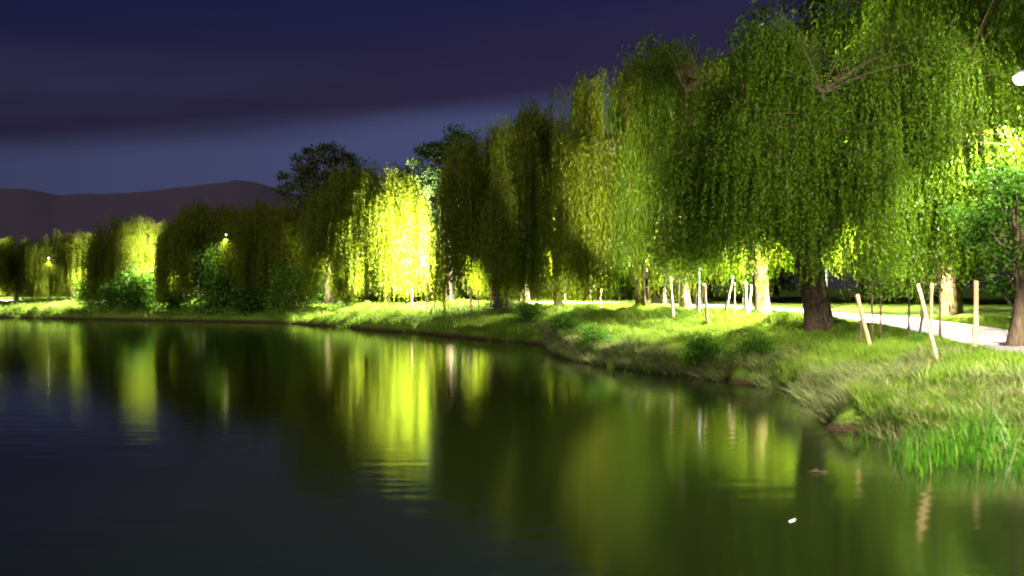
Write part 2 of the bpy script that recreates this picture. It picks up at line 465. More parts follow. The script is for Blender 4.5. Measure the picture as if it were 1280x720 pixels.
    # inner, low part of the crown is thinner so that limbs show
    rin = np.linalg.norm(S[:, :2], axis=1) / R
    if sparse_low > 0:
        fr = np.where(rin < 0.55, fr * (1 - sparse_low * (0.55 - rin) / 0.55), fr)
    Ls = full * fr
    Ls = np.where(isw[li], Ls, np.minimum(Ls, maxlen * r.uniform(0.4, 1.1, ns)))
    m = int(np.ceil(Ls.max() / step))
    tt = (np.arange(m)[None, :] + r.uniform(0, 1, (ns, m))) * step
    ok = tt < Ls[:, None]
    si, _ = np.nonzero(ok); tv = tt[ok]
    bow = r.uniform(0.1, 0.55, ns)
    sw = r.normal(0, sway, (ns, 2))
    hx = out[si] * (bow[si] * (1 - np.exp(-tv / 0.7)))[:, None] + sw[si] * tv[:, None]
    hx += 0.05 * np.sin(tv * 2.2 + si)[:, None]
    rise = 0.25 * np.sin(np.clip(tv / 0.8, 0, 1) * PI)
    Pp = np.stack([S[si, 0] + hx[:, 0], S[si, 1] + hx[:, 1], S[si, 2] - tv + rise], 1)
    Dd = np.stack([r.normal(0, 0.5, len(tv)), r.normal(0, 0.5, len(tv)), -np.ones(len(tv)) * 0.9], 1)
    lg = ll * r.uniform(0.6, 1.25, len(tv)); wd = lw * r.uniform(0.7, 1.3, len(tv))
    V, Q = leaves(Pp, Dd, lg, wd, r)
    crown_me = np_mesh("willow_crown", V, Q, M[leaf])
    return trunk_me, crown_me

def broadleaf(seed, R=4.0, H=12.0, low=3.0, clumps=110, per=150, ll=0.28, lw=0.16, trunk_r=0.35, cl=0.75, bark="bark", leaf="wood_leaf", droop=0.2, flat=1.0, off=0.0):
    r = np.random.default_rng(seed)
    G = Geo()
    zs = np.linspace(-0.3, H * 0.8, 12)
    tx = 0.12 * np.sin(zs * 0.9 + seed); ty = 0.12 * np.cos(zs * 0.7 + seed)
    G.tube(np.stack([tx, ty, zs], 1), trunk_r * (1 - 0.85 * np.clip(zs / (H * 0.8), 0, 1)) + trunk_r * 0.5 * np.exp(-np.maximum(zs, 0) / 0.3), 12, True, 0.06, seed)
    c = (H + low) / 2; hh = (H - low) / 2
    u = r.normal(size=(clumps, 3)); u /= np.linalg.norm(u, axis=1)[:, None]
    rr = r.uniform(0.25, 1.0, clumps) ** 0.5 * (1 + 0.16 * np.sin(3 * np.arctan2(u[:, 1], u[:, 0]) + seed) + 0.12 * np.sin(5 * u[:, 2] + seed))
    C = u * rr[:, None] * np.array([R, R, hh * flat]) + np.array([off, 0, c])
    C[:, 2] = np.clip(C[:, 2], low, H)
    for i in range(clumps):
        za = np.clip(C[i, 2] * 0.62 - 0.2, low * 0.55, H * 0.78)
        a = np.array([0.12 * math.sin(za * 0.9 + seed), 0.12 * math.cos(za * 0.7 + seed), za])
        t = np.linspace(0, 1, 6)[:, None]
        mid = (a + C[i]) / 2 + np.array([0, 0, 0.10 * np.linalg.norm(a - C[i])]) + r.normal(0, 0.1, 3)
        G.tube((1 - t) ** 2 * a + 2 * t * (1 - t) * mid + t ** 2 * C[i], trunk_r * 0.2 * (1 - t[:, 0]) + 0.012, 5, False)
    tm = G.mesh("broadleaf_trunk", M[bark])
    n = clumps * per
    ci = np.repeat(np.arange(clumps), per)
    size = cl * r.uniform(0.6, 1.35, clumps)
    d = r.normal(size=(n, 3)); d /= np.linalg.norm(d, axis=1)[:, None]
    d *= (r.uniform(0, 1, n) ** 0.5)[:, None]
    Pp = C[ci] + d * size[ci][:, None] * np.array([1.15, 1.15, 0.62])
    D = d + r.normal(0, 0.6, (n, 3)) + np.array([0, 0, -droop])
    V, Q = leaves(Pp, D, ll * r.uniform(0.6, 1.3, n), lw * r.uniform(0.7, 1.3, n), r)
    return tm, np_mesh("broadleaf_crown", V, Q, M[leaf])

def shrub(seed, R=1.0, H=1.8, clumps=46, per=90, ll=0.16, lw=0.08, leaf="bush", cl=0.32):
    r = np.random.default_rng(seed)
    G = Geo()
    u = r.normal(size=(clumps, 3)); u /= np.linalg.norm(u, axis=1)[:, None]; u[:, 2] = np.abs(u[:, 2])
    C = u * (r.uniform(0.3, 1, clumps) ** 0.5)[:, None] * np.array([R, R, H * 0.9]) * (1 + 0.18 * np.sin(4 * np.arctan2(u[:, 1], u[:, 0]) + seed))[:, None]
    C[:, 2] += 0.15
    for i in range(clumps):
        b = np.append(C[i, :2] * 0.18, -0.1)
        t = np.linspace(0, 1, 5)[:, None]
        mid = np.array([C[i, 0] * 0.45, C[i, 1] * 0.45, C[i, 2] * 0.65])
        G.tube((1 - t) ** 2 * b + 2 * t * (1 - t) * mid + t ** 2 * C[i], 0.022 * (1 - t[:, 0]) + 0.006, 4, False)
    n = clumps * per; ci = np.repeat(np.arange(clumps), per)
    d = r.normal(size=(n, 3)) * cl * np.array([1, 1, 0.8])
    Pp = C[ci] + d; Pp[:, 2] = np.maximum(Pp[:, 2], 0.03)
    D = d + r.normal(0, 0.35, (n, 3)) + np.array([0, 0, 0.15])
    V, Q = leaves(Pp, D, ll * r.uniform(0.6, 1.3, n), lw * r.uniform(0.7, 1.3, n), r)
    return G.mesh("shrub_stems", M["stem"]), np_mesh("shrub_foliage", V, Q, M[leaf])

def place(name, meshes, parts, base, label, cat, group=None, rz=0.0, sc=(1, 1, 1)):
    o = empty(name, base, label, cat, group, rz, sc)
    for me, pn in zip(meshes, parts):
        mesh_obj(pn, me, o)
    return o

# ------------------------------------------------------------------ willows
TP = ("trunk", "crown")
WG = "willows along the lake bank"
wN = willow(101, 7.9, 14.2, 2.3, locks=900, per=18, step=0.085, ll=0.16, lw=0.05, path_gap=0.4, hollow=1.2, short=0.5, fill=0.55, whole=0.40, maxlen=1.5, off=(1.0 * math.cos(0.9), -1.0 * math.sin(0.9)), trunk_r=0.70, fork=3.1, lean=(-0.55 * math.cos(0.9), 0.55 * math.sin(0.9)), leaf="willow_green", sparse_low=0.75, limbs=12, boughs=44, bsig=1.2, sspread=0.6, sway=0.09, flare=0.2)
wT = willow(106, 7.0, 16, 2.2, locks=420, per=18, step=0.10, ll=0.18, lw=0.05, path_gap=0.4, hollow=1.2, short=0.5, fill=0.45, whole=0.5, maxlen=2.0, trunk_r=0.62, fork=3.2, lean=(-0.4 * math.cos(0.9), 0.4 * math.sin(0.9)), bark="bark_moss", boughs=34, bsig=1.1, sspread=0.55, sway=0.07, flare=0.25)
wB = willow(102, 7.0, 16, 0.9, locks=330, per=18, step=0.115, ll=0.20, lw=0.052, trunk_r=0.60, fork=3.2, lean=(-0.4 * math.cos(0.9), 0.4 * math.sin(0.9)), bark="bark_moss")
wG = willow(107, 7.0, 16, 0.8, locks=460, per=17, step=0.14, ll=0.24, lw=0.06, path_gap=0.0, hollow=2.0, short=0.7, fill=0.3, trunk_r=0.55, fork=3.0, bark="bark_moss", boughs=90, bsig=1.3, whole=0.5)
wC = willow(103, 7.0, 16, 0.8, locks=320, per=15, step=0.17, ll=0.28, lw=0.06, trunk_r=0.50, fork=3.0, bark="bark")
wD = willow(104, 7.0, 16, 0.6, locks=300, per=14, step=0.19, ll=0.32, lw=0.075, trunk_r=0.50, fork=3.0, bark="bark_moss")
wP = willow(105, 7.0, 16, 1.2, locks=320, per=15, step=0.17, ll=0.28, lw=0.06, trunk_r=0.55, fork=3.2, bark="bark_pale", leaf="willow_green")

def wtree(meshes, base, R, H, label, rz=0.0, R0=7.0, H0=16.0):
    k = R / R0
    return place("willow_tree", meshes, TP, base, label, "tree", WG, rz, (k, k, H / H0))

b1 = hit(1025, 410)
place("willow_tree", wN, TP, b1, "large old willow with a thick dark leaning trunk and low spreading limbs", "tree", WG, 0.9)
b2 = hit(955, 394); wtree(wT, b2, 6.2, 17, "willow with a mossy leaning trunk just behind the thick dark-trunked one", 0.9)
wtree(wC, at(800, 84), 6.6, 21.0, "tall willow with a bright yellow-green curtain hanging to the grass over a slim dark trunk", 0.7)
wtree(wP, at(856, 81), 5.8, 21.5, "willow with a short pale mossy trunk beside the path, behind the leaning single stake", 1.3)
wtree(wD, at(697, 99), 5.8, 21.5, "tall dim willow directly left of the bright yellow-green curtain", 1.2)
wtree(wB, at(657, 107), 5.4, 20.5, "willow with a broad greenish trunk behind the very dark willow", 0.8)
wtree(wC, at(621, 93), 5.0, 17.5, "very dark willow whose ragged left edge is against the brightest lamp glow", 1.5)
wtree(wG, at(482, 116), 7.3, 16.0, "willow with a glowing right side next to the brightest lamp", -0.5)
wtree(wC, at(418, 119), 3.6, 15.2, "narrow dark willow against the left side of the glowing one", 1.8)
wtree(wG, at(338, 123), 5.0, 12.6, "willow with a yellow lit streak above the bright green bush", 1.3)
wtree(wG, at(262, 126), 6.0, 13.0, "broad dark willow behind the small white lamp on the far bank", 1.6)
wtree(wG, at(165, 133), 5.3, 11.4, "lit round-topped willow behind the dark bush on the far bank", 1.0)
wtree(wG, at(90, 144), 5.0, 9.8, "small dim willow beside the farthest visible lamp", 1.4)
wtree(wG, at(20, 150), 4.8, 9.2, "small round willow at the far left end of the row", 1.9)
wtree(wP, hit(1188, 394), 8.2, 22.5, "tall willow with a pale lit trunk on the lawn across the path", 3.6)
wtree(wP, np.array([29.0, 61.0, hz(29.0, 61.0)]), 7.6, 23.0, "willow whose hanging foliage fills the upper right corner behind the nearest lamp", 1.2)

# dark broadleaf trees behind the row
BG = "dark trees rising behind the willows"
dA = broadleaf(201, 4.0, 22, 7, clumps=150, per=130, ll=0.34, lw=0.2, trunk_r=0.45, cl=0.9)
dB = broadleaf(202, 4.6, 18, 6, clumps=130, per=120, ll=0.34, lw=0.18, trunk_r=0.4, cl=0.8, leaf="dead_twig")
place("broadleaf_tree", dA, TP, at(1015, 82), "tall dark tree whose top runs out of the upper frame behind the willows", "tree", BG, 0.3, (1.2, 1.2, 1.1))
place("broadleaf_tree", dA, TP, at(822, 101), "dark narrow treetop poking above the middle of the willow row", "tree", BG, 1.5, (0.85, 0.85, 1.13))
place("broadleaf_tree", dA, TP, at(563, 113), "dark rounded tree above the left edge of the very dark willow", "tree", BG, 2.5, (0.85, 0.85, 0.84))
place("broadleaf_tree", dB, TP, at(408, 124), "sparse dark tree with open twiggy top standing over the glowing willow", "tree", BG, 0.8, (1.15, 1.15, 1.06))

# woods and hedge beyond the path
WD = "woodland trees beyond the lawn"
wd = [broadleaf(210, 4.2, 13, 1.2, clumps=90, per=110, ll=0.42, lw=0.26, trunk_r=0.3, cl=1.0),
      broadleaf(211, 3.6, 10, 0.8, clumps=80, per=110, ll=0.42, lw=0.26, trunk_r=0.25, cl=0.95)]
k = 0
r0 = random.Random(4)
for (x, y) in ((33, 58), (39, 66), (44, 74), (45, 84), (44, 94), (41, 104), (36, 113), (30, 121), (23, 128), (15, 133), (7, 137), (-2, 141), (-11, 146), (-20, 152), (-31, 158), (-43, 165), (-56, 173), (-70, 181)):
    x += r0.uniform(-1.2, 1.2); y += r0.uniform(-1.2, 1.2)
    s = r0.uniform(0.85, 1.2) * (1.0 if y < 130 else 0.62)
    place("woodland_tree", wd[k % 2], TP, (x, y, hz(x, y) - 0.1), "dark woodland tree in the unlit belt beyond the lawn and path", "tree", WD, r0.uniform(0, 6), (s, s, s * r0.uniform(0.9, 1.15)))
    k += 1

# maple at right edge
mp = broadleaf(220, 2.2, 7.2, 2.3, clumps=80, per=190, ll=0.15, lw=0.11, trunk_r=0.27, cl=0.65, leaf="maple", bark="bark", flat=1.0, off=0.8)
bm = hit(1272, 434)
place("maple_tree", mp, TP, bm, "small dark green broad-leaved tree with a stout trunk at the right edge of the frame", "tree", None, 0.1, (1.0, 1.0, 0.9))

# ------------------------------------------------------------------ bushes on the bank
SP = ("stems", "foliage")
SG = "bushes along the water's edge"
sh = [shrub(301), shrub(302, 0.9, 2.0, 40, 80), shrub(303, 1.0, 1.8, 30, 60, leaf="dead_twig")]
shd = shrub(304, 1.0, 1.8, 50, 90, leaf="maple")
for (px, py, hp, wp, kind, lab) in (
        (176, 386, 55, 46, 3, "dark rounded bush in front of the lit round-topped willow"),
        (143, 386, 36, 40, 0, "pale green bush left of the dark rounded bush"),
        (112, 386, 36, 36, 1, "low green bush farthest left on the far bank"),
        (216, 386, 42, 38, 3, "dark bush below the broad dark willow's left edge"),
        (272, 388, 76, 66, 0, "tall green bush spreading below the small white lamp"),
        (312, 390, 34, 40, 3, "low dark bush right of the tall green bush"),
        (366, 388, 56, 66, 1, "bright green leafy bush under the yellow lit willow streak"),
        (628, 391, 22, 30, 2, "bare dark twiggy bush on the bank under the very dark willow"),
        (660, 402, 24, 44, 1, "leafy low bush on the bank right of the twiggy one"),
        (708, 416, 24, 40, 0, "weedy bush on the bank point under the tall dim willow"),
        (742, 436, 30, 46, 1, "low overhanging bush at the waterline below the yellow-green curtain"),
        (880, 452, 34, 50, 0, "rough leafy clump on the bank below the pair of crossed stakes"),
        (945, 452, 34, 54, 1, "low leafy clump on the bank below the mossy leaning trunk"),
        (1062, 420, 14, 18, 1, "little round bush beside the foot of the thick dark trunk"),
        (1146, 432, 15, 20, 0, "little grassy bush at the foot of the bent sapling")):
    b = hit(px, py)
    hgt = hp * b[1] / F; w = wp * b[1] / F / 2
    place("bush", shd if kind == 3 else sh[kind], SP, b, lab, "bush", SG, px * 0.7, (w / 1.15, w / 1.15, hgt / 2.1))

# ------------------------------------------------------------------ stakes and saplings
def pole(p0, p1, r0_, r1_, mat, seed, wob=0.01, n=9):
    r = np.random.default_rng(seed)
    t = np.linspace(0, 1, 8)[:, None]
    pts = p0 + (p1 - p0) * t
    pts[1:-1] += r.normal(0, wob, (6, 3))
    g = Geo(); g.tube(pts - p0, r0_ + (r1_ - r0_) * t[:, 0], n, True, 0.05, seed)
    return g.mesh("stake", M[mat])

STG = "wooden tree stakes on the bank"
def stake(px0, py0, px1, py1, wpx, mat, label, D=None, dy=0.0, wob=0.006):
    b = hit(px0, py0) if D is None else at(px0, D)
    d1 = b[1] + dy
    top = np.array([(px1 - 640) / F * d1, d1, CAMZ - (py1 - 360) / F * d1])
    rr = max(0.03, wpx * 0.84 * b[1] / F / 2)
    b = b - np.array([0, 0, 0.12])
    o = mesh_obj("tree_stake", pole(b, top, rr, rr * 0.92, mat, int(px0 * 7 + py0), wob))
    o.location = b
    tag(o, label, "stake", STG)

stake(1089, 436, 1071, 368, 6, "stake", "thick yellowish stake leaning left, just right of the thick dark willow trunk")
stake(1173, 451, 1147, 355, 5.5, "stake", "long yellow stake leaning steeply left, nearest the water")
stake(1162, 430, 1165, 354, 5, "stake", "upright yellow stake directly behind the long steeply leaning one")
stake(1150, 419, 1154, 345, 3, "stake", "thin pale stake whose top shows above the long steeply leaning one", dy=0.4)
stake(1219, 440, 1220, 351, 7.5, "stake", "stout upright yellow stake standing alone before the path, between leaning stakes and maple")
stake(1076, 431, 1075, 370, 2.6, "stem", "thin dark stake behind the thick yellowish leaning one")
stake(1269, 432, 1268, 412, 4.5, "stake", "short stake stub at the left foot of the small broad-leaved tree")
stake(842, 397, 838, 345, 4.2, "stake_pink", "pale leaning single stake in front of the short pale trunk")
stake(872, 393, 881, 356, 4, "stake_pink", "left leg of two crossed pale stakes meeting in an upturned V")
stake(884, 404, 880.5, 355, 4, "stake_pink", "right leg of two crossed pale stakes meeting in an upturned V", dy=-1.0)
stake(906, 391, 916, 345, 4.4, "stake_pink", "thick pale stake leaning right, between the crossed stakes and the mossy trunk")
stake(918, 399, 918, 353, 2.4, "stake_pink", "thin upright stake touching the pale right-leaning stake")
stake(933, 396, 931.5, 352, 4.6, "stake_pink", "pale upright stake close by the left side of the mossy leaning trunk")
stake(936, 393, 939, 356, 3.6, "stake_pink", "pale stake half hidden against the mossy leaning trunk")
stake(870, 385, 870.5, 367, 2.4, "stake_pink", "thin pinkish stake behind the crossed pale stakes", D=74)
stake(811, 376, 810.5, 358, 2.6, "stake", "short stake right beside the slim dark trunk of the bright curtain willow", D=82)
stake(750, 378, 751, 361, 2.6, "stake", "short pale stake under the left part of the bright curtain", D=88)
stake(737, 378, 738, 362, 2.2, "stem", "thin dull stake under the left edge of the bright curtain", D=90)
stake(633, 377, 633, 356, 3.6, "stake_pink", "pinkish stake against the foot of the very dark willow, nearest its trunk", D=90)
stake(613, 382, 614.5, 359, 3.6, "stake_pink", "pinkish stake under the middle of the very dark willow", D=88)
stake(598, 377, 598, 361, 2.4, "stake", "thin yellow stake between two thicker pinkish ones under the very dark willow", D=92)
stake(588.6, 379, 588.6, 361, 4, "stake_pink", "pinkish stake farthest left under the very dark willow", D=90)
stake(556, 377, 553, 352, 3, "stake", "tall leaning stake under the brightest lamp glow", D=98)
stake(543, 374, 543.5, 356, 2.2, "stem", "thin dark stake left of the leaning one under the lamp glow", D=100)
stake(534, 373, 534, 353, 3, "stake_pink", "pinkish upright stake near the glowing willow's trunk", D=100)
stake(514, 373, 514, 361, 4, "stake_pink", "pinkish stake left of the glowing willow's trunk", D=106)

SPG = "thin young trees by the path"
def sapling(px0, py0, px1, py1, wpx, bend, label):
    b = hit(px0, py0); d = b[1]
    top = np.array([(px1 - 640) / F * d, d, CAMZ - (py1 - 360) / F * d]) - b
    h = top[2]
    o = empty("sapling", b, label, "sapling", SPG)
    t = np.linspace(0, 1, 9)[:, None]
    full = top * 1.7
    pts = full * t; pts[:, 0] += bend * np.sin(t[:, 0] * PI * 1.3); pts[0, 2] -= 0.1
    g = Geo(); rr = wpx * d / F / 2
    g.tube(pts, rr * (1 - 0.7 * t[:, 0]) + 0.005, 7, True, 0.05, int(px0))
    r = np.random.default_rng(int(px0))
    C = []
    for i in range(16):
        f = r.uniform(0.55, 1.0); a = pts[0] + (pts[-1] - pts[0]) * f
        a[0] += bend * math.sin(f * PI * 1.3)
        e = a + np.array([r.normal(0, 0.45), r.normal(0, 0.45), r.uniform(0.1, 0.5)])
        g.tube(np.linspace(a, e, 4), [0.012, 0.010, 0.007, 0.004], 4, False); C.append(e)
    mesh_obj("stem", g.mesh("sapling_stem", M["stem"]), o)
    n = 16 * 40; ci = np.repeat(np.arange(16), 40)
    Pp = np.array(C)[ci] + r.normal(0, 0.2, (n, 3))
    V, Q = leaves(Pp, r.normal(0, 1, (n, 3)) + np.array([0, 0, -0.5]), 0.13 * r.uniform(0.6, 1.2, n), 0.06 * r.uniform(0.7, 1.2, n), r)
    mesh_obj("crown", np_mesh("sapling_crown", V, Q, M["willow_green"]), o)
sapling(1090, 427, 1090, 375, 3.0, 0.0, "thin dark sapling just right of the thick yellowish leaning stake")
sapling(1100, 424, 1100, 370, 3.0, 0.03, "second thin dark sapling right of the thick yellowish leaning stake, slightly farther off")
sapling(1135.5, 421, 1135.5, 360, 3.2, 0.02, "straight thin sapling standing alone midway between the two leaning yellow stakes")
sapling(1148, 421, 1149, 372, 3.0, 0.16, "bent thin sapling left of the long steeply leaning stake")
sapling(1175, 424, 1174, 366, 3.0, 0.02, "thin sapling right of the upright yellow stake, before the pale trunk")
sapling(830, 383, 830, 358, 2.2, 0.02, "slender dark sapling left of the pale leaning single stake")

# ------------------------------------------------------------------ lamp posts
LG = "street lamps along the lake path"
def lamp(x, y, zh, dirx, diry, power, label, col=(1.0, 0.92, 0.76), arm=0.9, size=1.0, blob=1.0, down=0.0, cone=148, aim=None, soft=0.12, acone=156):
    """pole at (x,y); head hangs arm metres off along (dirx,diry) at height zh"""
    zb = hz(x, y)
    o = empty("street_lamp", (x, y, zb), label, "street lamp", LG)
    h = zh - zb
    g = Geo()
    zs = np.array([-0.2, 0.0, 0.05, 0.9, 0.95, h * 0.6, h + 0.1])
    g.tube(np.stack([zs * 0, zs * 0, zs], 1), np.array([0.13, 0.13, 0.11, 0.105, 0.075, 0.065, 0.05]), 12)
    mesh_obj("pole", g.mesh("lamp_pole", M["metal"]), o)
    L = math.hypot(dirx, diry); ux, uy = dirx / L, diry / L
    t = np.linspace(0, 1, 8)
    ax = arm * t; az = h + 0.05 + 0.35 * np.sin(t * PI * 0.62)
    g = Geo(); g.tube(np.stack([ax * ux, ax * uy, az], 1), np.linspace(0.035, 0.028, 8), 8)
    mesh_obj("arm", g.mesh("lamp_arm", M["metal"]), o)
    ez = az[-1]
    # cobra head: flattened tapered housing
    g = Geo()
    tt = np.linspace(0, 1, 9)
    hx = arm - 0.08 + 0.62 * size * tt
    hr = 0.15 * size * np.sin(np.clip(tt * 0.86 + 0.14, 0, 1) * PI) ** 0.6 + 0.01
    g.tube(np.stack([hx * ux, hx * uy, ez - 0.10 * tt], 1), hr, 12)
    hd = mesh_obj("lamp_head", g.mesh("lamp_head", M["housing"]), o)
    # bowl-shaped lens under the housing
    cx = arm + 0.27 * size
    n, mm = 16, 7
    V = []; Q = []
    for i in range(mm):
        f = i / (mm - 1)
        rad = math.cos(f * PI / 2 * 0.97)
        for j in range(n):
            a = 2 * PI * j / n
            lx = cx + math.cos(a) * 0.27 * size * rad; ly = math.sin(a) * 0.14 * size * rad * blob
            V.append((lx * ux - ly * uy, lx * uy + ly * ux, ez - 0.13 - 0.20 * size * blob * math.sin(f * PI / 2)))
    for i in range(mm - 1):
        for j in range(n):
            Q.append((i * n + j, i * n + (j + 1) % n, (i + 1) * n + (j + 1) % n, (i + 1) * n + j))
    mesh_obj("lens", np_mesh("lamp_lens", np.array(V), np.array(Q), M["lens"], True), hd)
    if power > 0 and aim is None:
        ld = bpy.data.lights.new("lamp_light", "POINT"); ld.energy = power; ld.color = col; ld.shadow_soft_size = 0.14
        lo = bpy.data.objects.new("lamp_light", ld); COL.objects.link(lo); lo.parent = o
        lo.location = (cx * ux, cx * uy, ez - 0.55)
    elif power > 0:     # spot added to light the crowns, aimed to leave no streak on the water
        ld = bpy.data.lights.new("lamp_light", "SPOT"); ld.energy = power; ld.color = col; ld.shadow_soft_size = 0.14
        ld.spot_size = math.radians(acone); ld.spot_blend = 0.3
        lo = bpy.data.objects.new("lamp_light", ld); COL.objects.link(lo); lo.parent = o
        lo.location = (cx * ux, cx * uy, ez + (0.35 if aim[2] > 0.8 else -0.45))
        lo.rotation_mode = "QUATERNION"; lo.rotation_quaternion = Vector(aim).to_track_quat("-Z", "Y")
    if down > 0:        # the reflector throws most of the light down, cut off short of the horizontal
        ls = bpy.data.lights.new("lamp_downlight", "SPOT"); ls.energy = down; ls.color = col; ls.shadow_soft_size = 0.14
        ls.spot_size = math.radians(cone); ls.spot_blend = soft
        lq = bpy.data.objects.new("lamp_downlight", ls); COL.objects.link(lq); lq.parent = o
        lq.location = (cx * ux, cx * uy, ez - 0.60)
    return o
PW = 110000
UP = (0, 0, 1)
lamp(19.9, 40.0, 11.05, -1, 0, PW * 0.035, "street lamp glaring white through the leaves at the upper right edge", arm=1.1, blob=1.5, down=PW * 0.4, cone=112, soft=0.5)
lamp(17.9, 20.5, 9.5, -1, 0, PW * 0.7, "unseen street lamp outside the right edge, with a fill spot added for the old willow", arm=1.1, down=PW * 1.1, cone=144, aim=(-0.15, 1.0, 0.03), acone=48)  # narrow aimed spot added as front fill for the old willow's crown
lamp(17.2, 60.0, 8.6, -1, 0, PW * 1.0, "street lamp hidden behind the crown of the large old willow", arm=0.6, down=PW * 1.9, aim=UP)
lamp(16.4, 77.5, 8.6, 1, 0, PW * 0.6, "street lamp hidden behind the willow with the mossy leaning trunk", down=PW * 1.6, aim=UP)
lamp(12.2, 87.0, 7.4, -1, 0, PW * 1.4, "street lamp hidden behind the bright yellow-green willow curtain", down=PW * 0.9, aim=UP)
lamp(10.9, 64.0, 7.6, -1, 0, PW * 2.2, "added fill lamp on the lake side, behind the left fringe of the large old willow", arm=0.6, down=0, aim=(0.03, 1, 0.22), acone=54)  # lakeside lamp added to brighten the near face of the yellow-green curtain
lamp(5.2, 106.5, 8.2, -1, 0, PW * 0.6, "street lamp hidden behind the tall dim willow", down=PW * 2.4, aim=UP)
lamp(-5.7, 107.8, 8.2, -1, 0.0, PW * 2.8, "brightest street lamp, between the glowing willow and the very dark one", col=(1.0, 0.93, 0.74), down=PW * 1.6, aim=(-0.62, 0.76, 0.1), acone=146)
lamp(-19.4, 119.6, 8.0, -1, 0, PW * 0.9, "street lamp hidden behind the narrow dark willow", down=PW * 1.2, aim=(-0.85, 0.5, 0.1))
lamp(-31.9, 122.3, 9.3, 0.3, -1, 0, "small white street lamp in front of the broad dark willow on the far bank", size=0.8, down=PW * 0.06, soft=0.9)
lamp(-38.8, 130.0, 7.8, -1, 0, PW * 0.7, "street lamp hidden behind the left edge of the broad dark willow", down=PW * 1.2, aim=(-0.95, 0.3, 0.1))
lamp(-49.8, 138.5, 7.6, -1, 0, PW * 0.5, "street lamp hidden behind the lit round-topped willow", down=PW * 1.2, aim=(-0.95, 0.3, 0.1))
lamp(-59.4, 141.0, 7.2, 0.3, -1, 0, "farthest visible street lamp, above the small dim willow", size=0.8, down=PW * 0.03, soft=0.9)
lamp(-73.5, 152.0, 7.8, -1, -0.3, PW * 0.8, "street lamp behind the small round willow at the far left", down=PW * 1.2, aim=(0.8, 0.6, 0.1))

# ------------------------------------------------------------------ far buildings and lit patches behind the left trees
def house(x, y, w, d, h, rz, label):
    zb = hz(x, y)
    o = empty("house", (x, y, zb), label, "house", "small pale houses behind the far trees", rz)
    g = Geo(); g.box((0, 0, h / 2 - 0.1), (w, d, h + 0.2)); mesh_obj("wall", g.mesh("house_wall", M["plaster"], False), o)
    V = np.array([(-w / 2 - .3, -d / 2 - .3, h), (w / 2 + .3, -d / 2 - .3, h), (w / 2 + .3, d / 2 + .3, h), (-w / 2 - .3, d / 2 + .3, h), (-w / 2 + .5, 0, h + 1.5), (w / 2 - .5, 0, h + 1.5)])
    V[:4, 2] += 0.105
    me = np_mesh("house_roof", V, [np.array([(0, 1, 5, 4), (2, 3, 4, 5), (3, 2, 1, 0)]), np.array([(1, 2, 5), (3, 0, 4)])], M["roof"])
    mesh_obj("roof", me, o)
    for sx in (-0.25, 0.2):
        g = Geo(); g.box((sx * w, -d / 2 - 0.02, 1.5), (1.0, 0.06, 1.1)); mesh_obj("window", g.mesh("house_window", M["lit_window"], False), o)
house(-66.5, 181.0, 7, 5, 2.9, 0.25, "pale house with warm lit windows behind the low green bush on the far bank")
house(-91.5, 190.0, 6, 5, 2.8, 0.3, "pale house with lit windows behind the far left end of the willow row")
house(-48.0, 177.0, 6, 5, 2.8, 0.2, "pale house with lit windows behind the broad dark willow")

# ------------------------------------------------------------------ grass, sedge and reeds
def blades(P, h, w, lean, r, curve=0.5):
    """P (n,3) bases; blades of two segments (quad + tri)"""
    n = len(P)
    a = r.uniform(0, 2 * PI, n)
    s = np.stack([np.cos(a), np.sin(a), np.zeros(n)], 1) * (w / 2)[:, None]
    mid = P + np.stack([lean[:, 0] * 0.35, lean[:, 1] * 0.35, h * 0.62], 1)
    tip = P + np.stack([lean[:, 0], lean[:, 1], h], 1)
    V = np.stack([P - s, P + s, mid + s * 0.75, mid - s * 0.75, tip], 1).reshape(-1, 3)
    b = np.arange(n)[:, None] * 5
    return V, [b + np.array([0, 1, 2, 3]), b + np.array([3, 2, 4])]

def scatter(n, x0, x1, y0, y1, keep):
    Pp = np.stack([rng.uniform(x0, x1, n), rng.uniform(y0, y1, n)], 1)
    vis = (np.abs(Pp[:, 0]) < 0.5 * Pp[:, 1] + 3)
    Pp = Pp[vis]
    s = inland(Pp)
    dp = seg_dist(Pp, PATH)
    k = keep(Pp, s, dp)
    return Pp[k], s[k]

VG = []; FQ = []; FT = []; off = 0
for (n, x0, x1, y0, y1, hh, ww) in ((430000, 4, 24, 16, 50, 0.20, 0.016), (420000, -4, 24, 48, 82, 0.22, 0.024), (420000, -80, 14, 78, 160, 0.26, 0.045)):
    Pp, s = scatter(n, x0, x1, y0, y1, lambda P_, s_, d_: (s_ > 0.25) & (s_ < 17) & (d_ > PATH_W + 0.05))
    m = len(Pp)
    cl = noise2(Pp * 1.9 + 7)
    h = hh * (0.55 + 0.9 * rng.uniform(0, 1, m) ** 2) * (1 + 0.45 * cl) * (1 + 0.6 * np.exp(-s / 3.0))
    h = np.clip(h, 0.05, 0.8)
    lean = rng.normal(0, 0.35, (m, 2)) * h[:, None] + np.stack([-0.25 * h, -0.1 * h], 1)
    B = np.column_stack([Pp, height(Pp) - 0.02])
    V, (q_, t_) = blades(B, h, ww * rng.uniform(0.6, 1.4, m), lean, rng)
    VG.append(V); FQ.append(q_ + off); FT.append(t_ + off); off += len(V)
tag(mesh_obj("grass", np_mesh("grass", np.concatenate(VG), [np.concatenate(FQ), np.concatenate(FT)], M["grass_blade"])),
    "rough bright green grass covering the bank", "grass", kind="stuff")

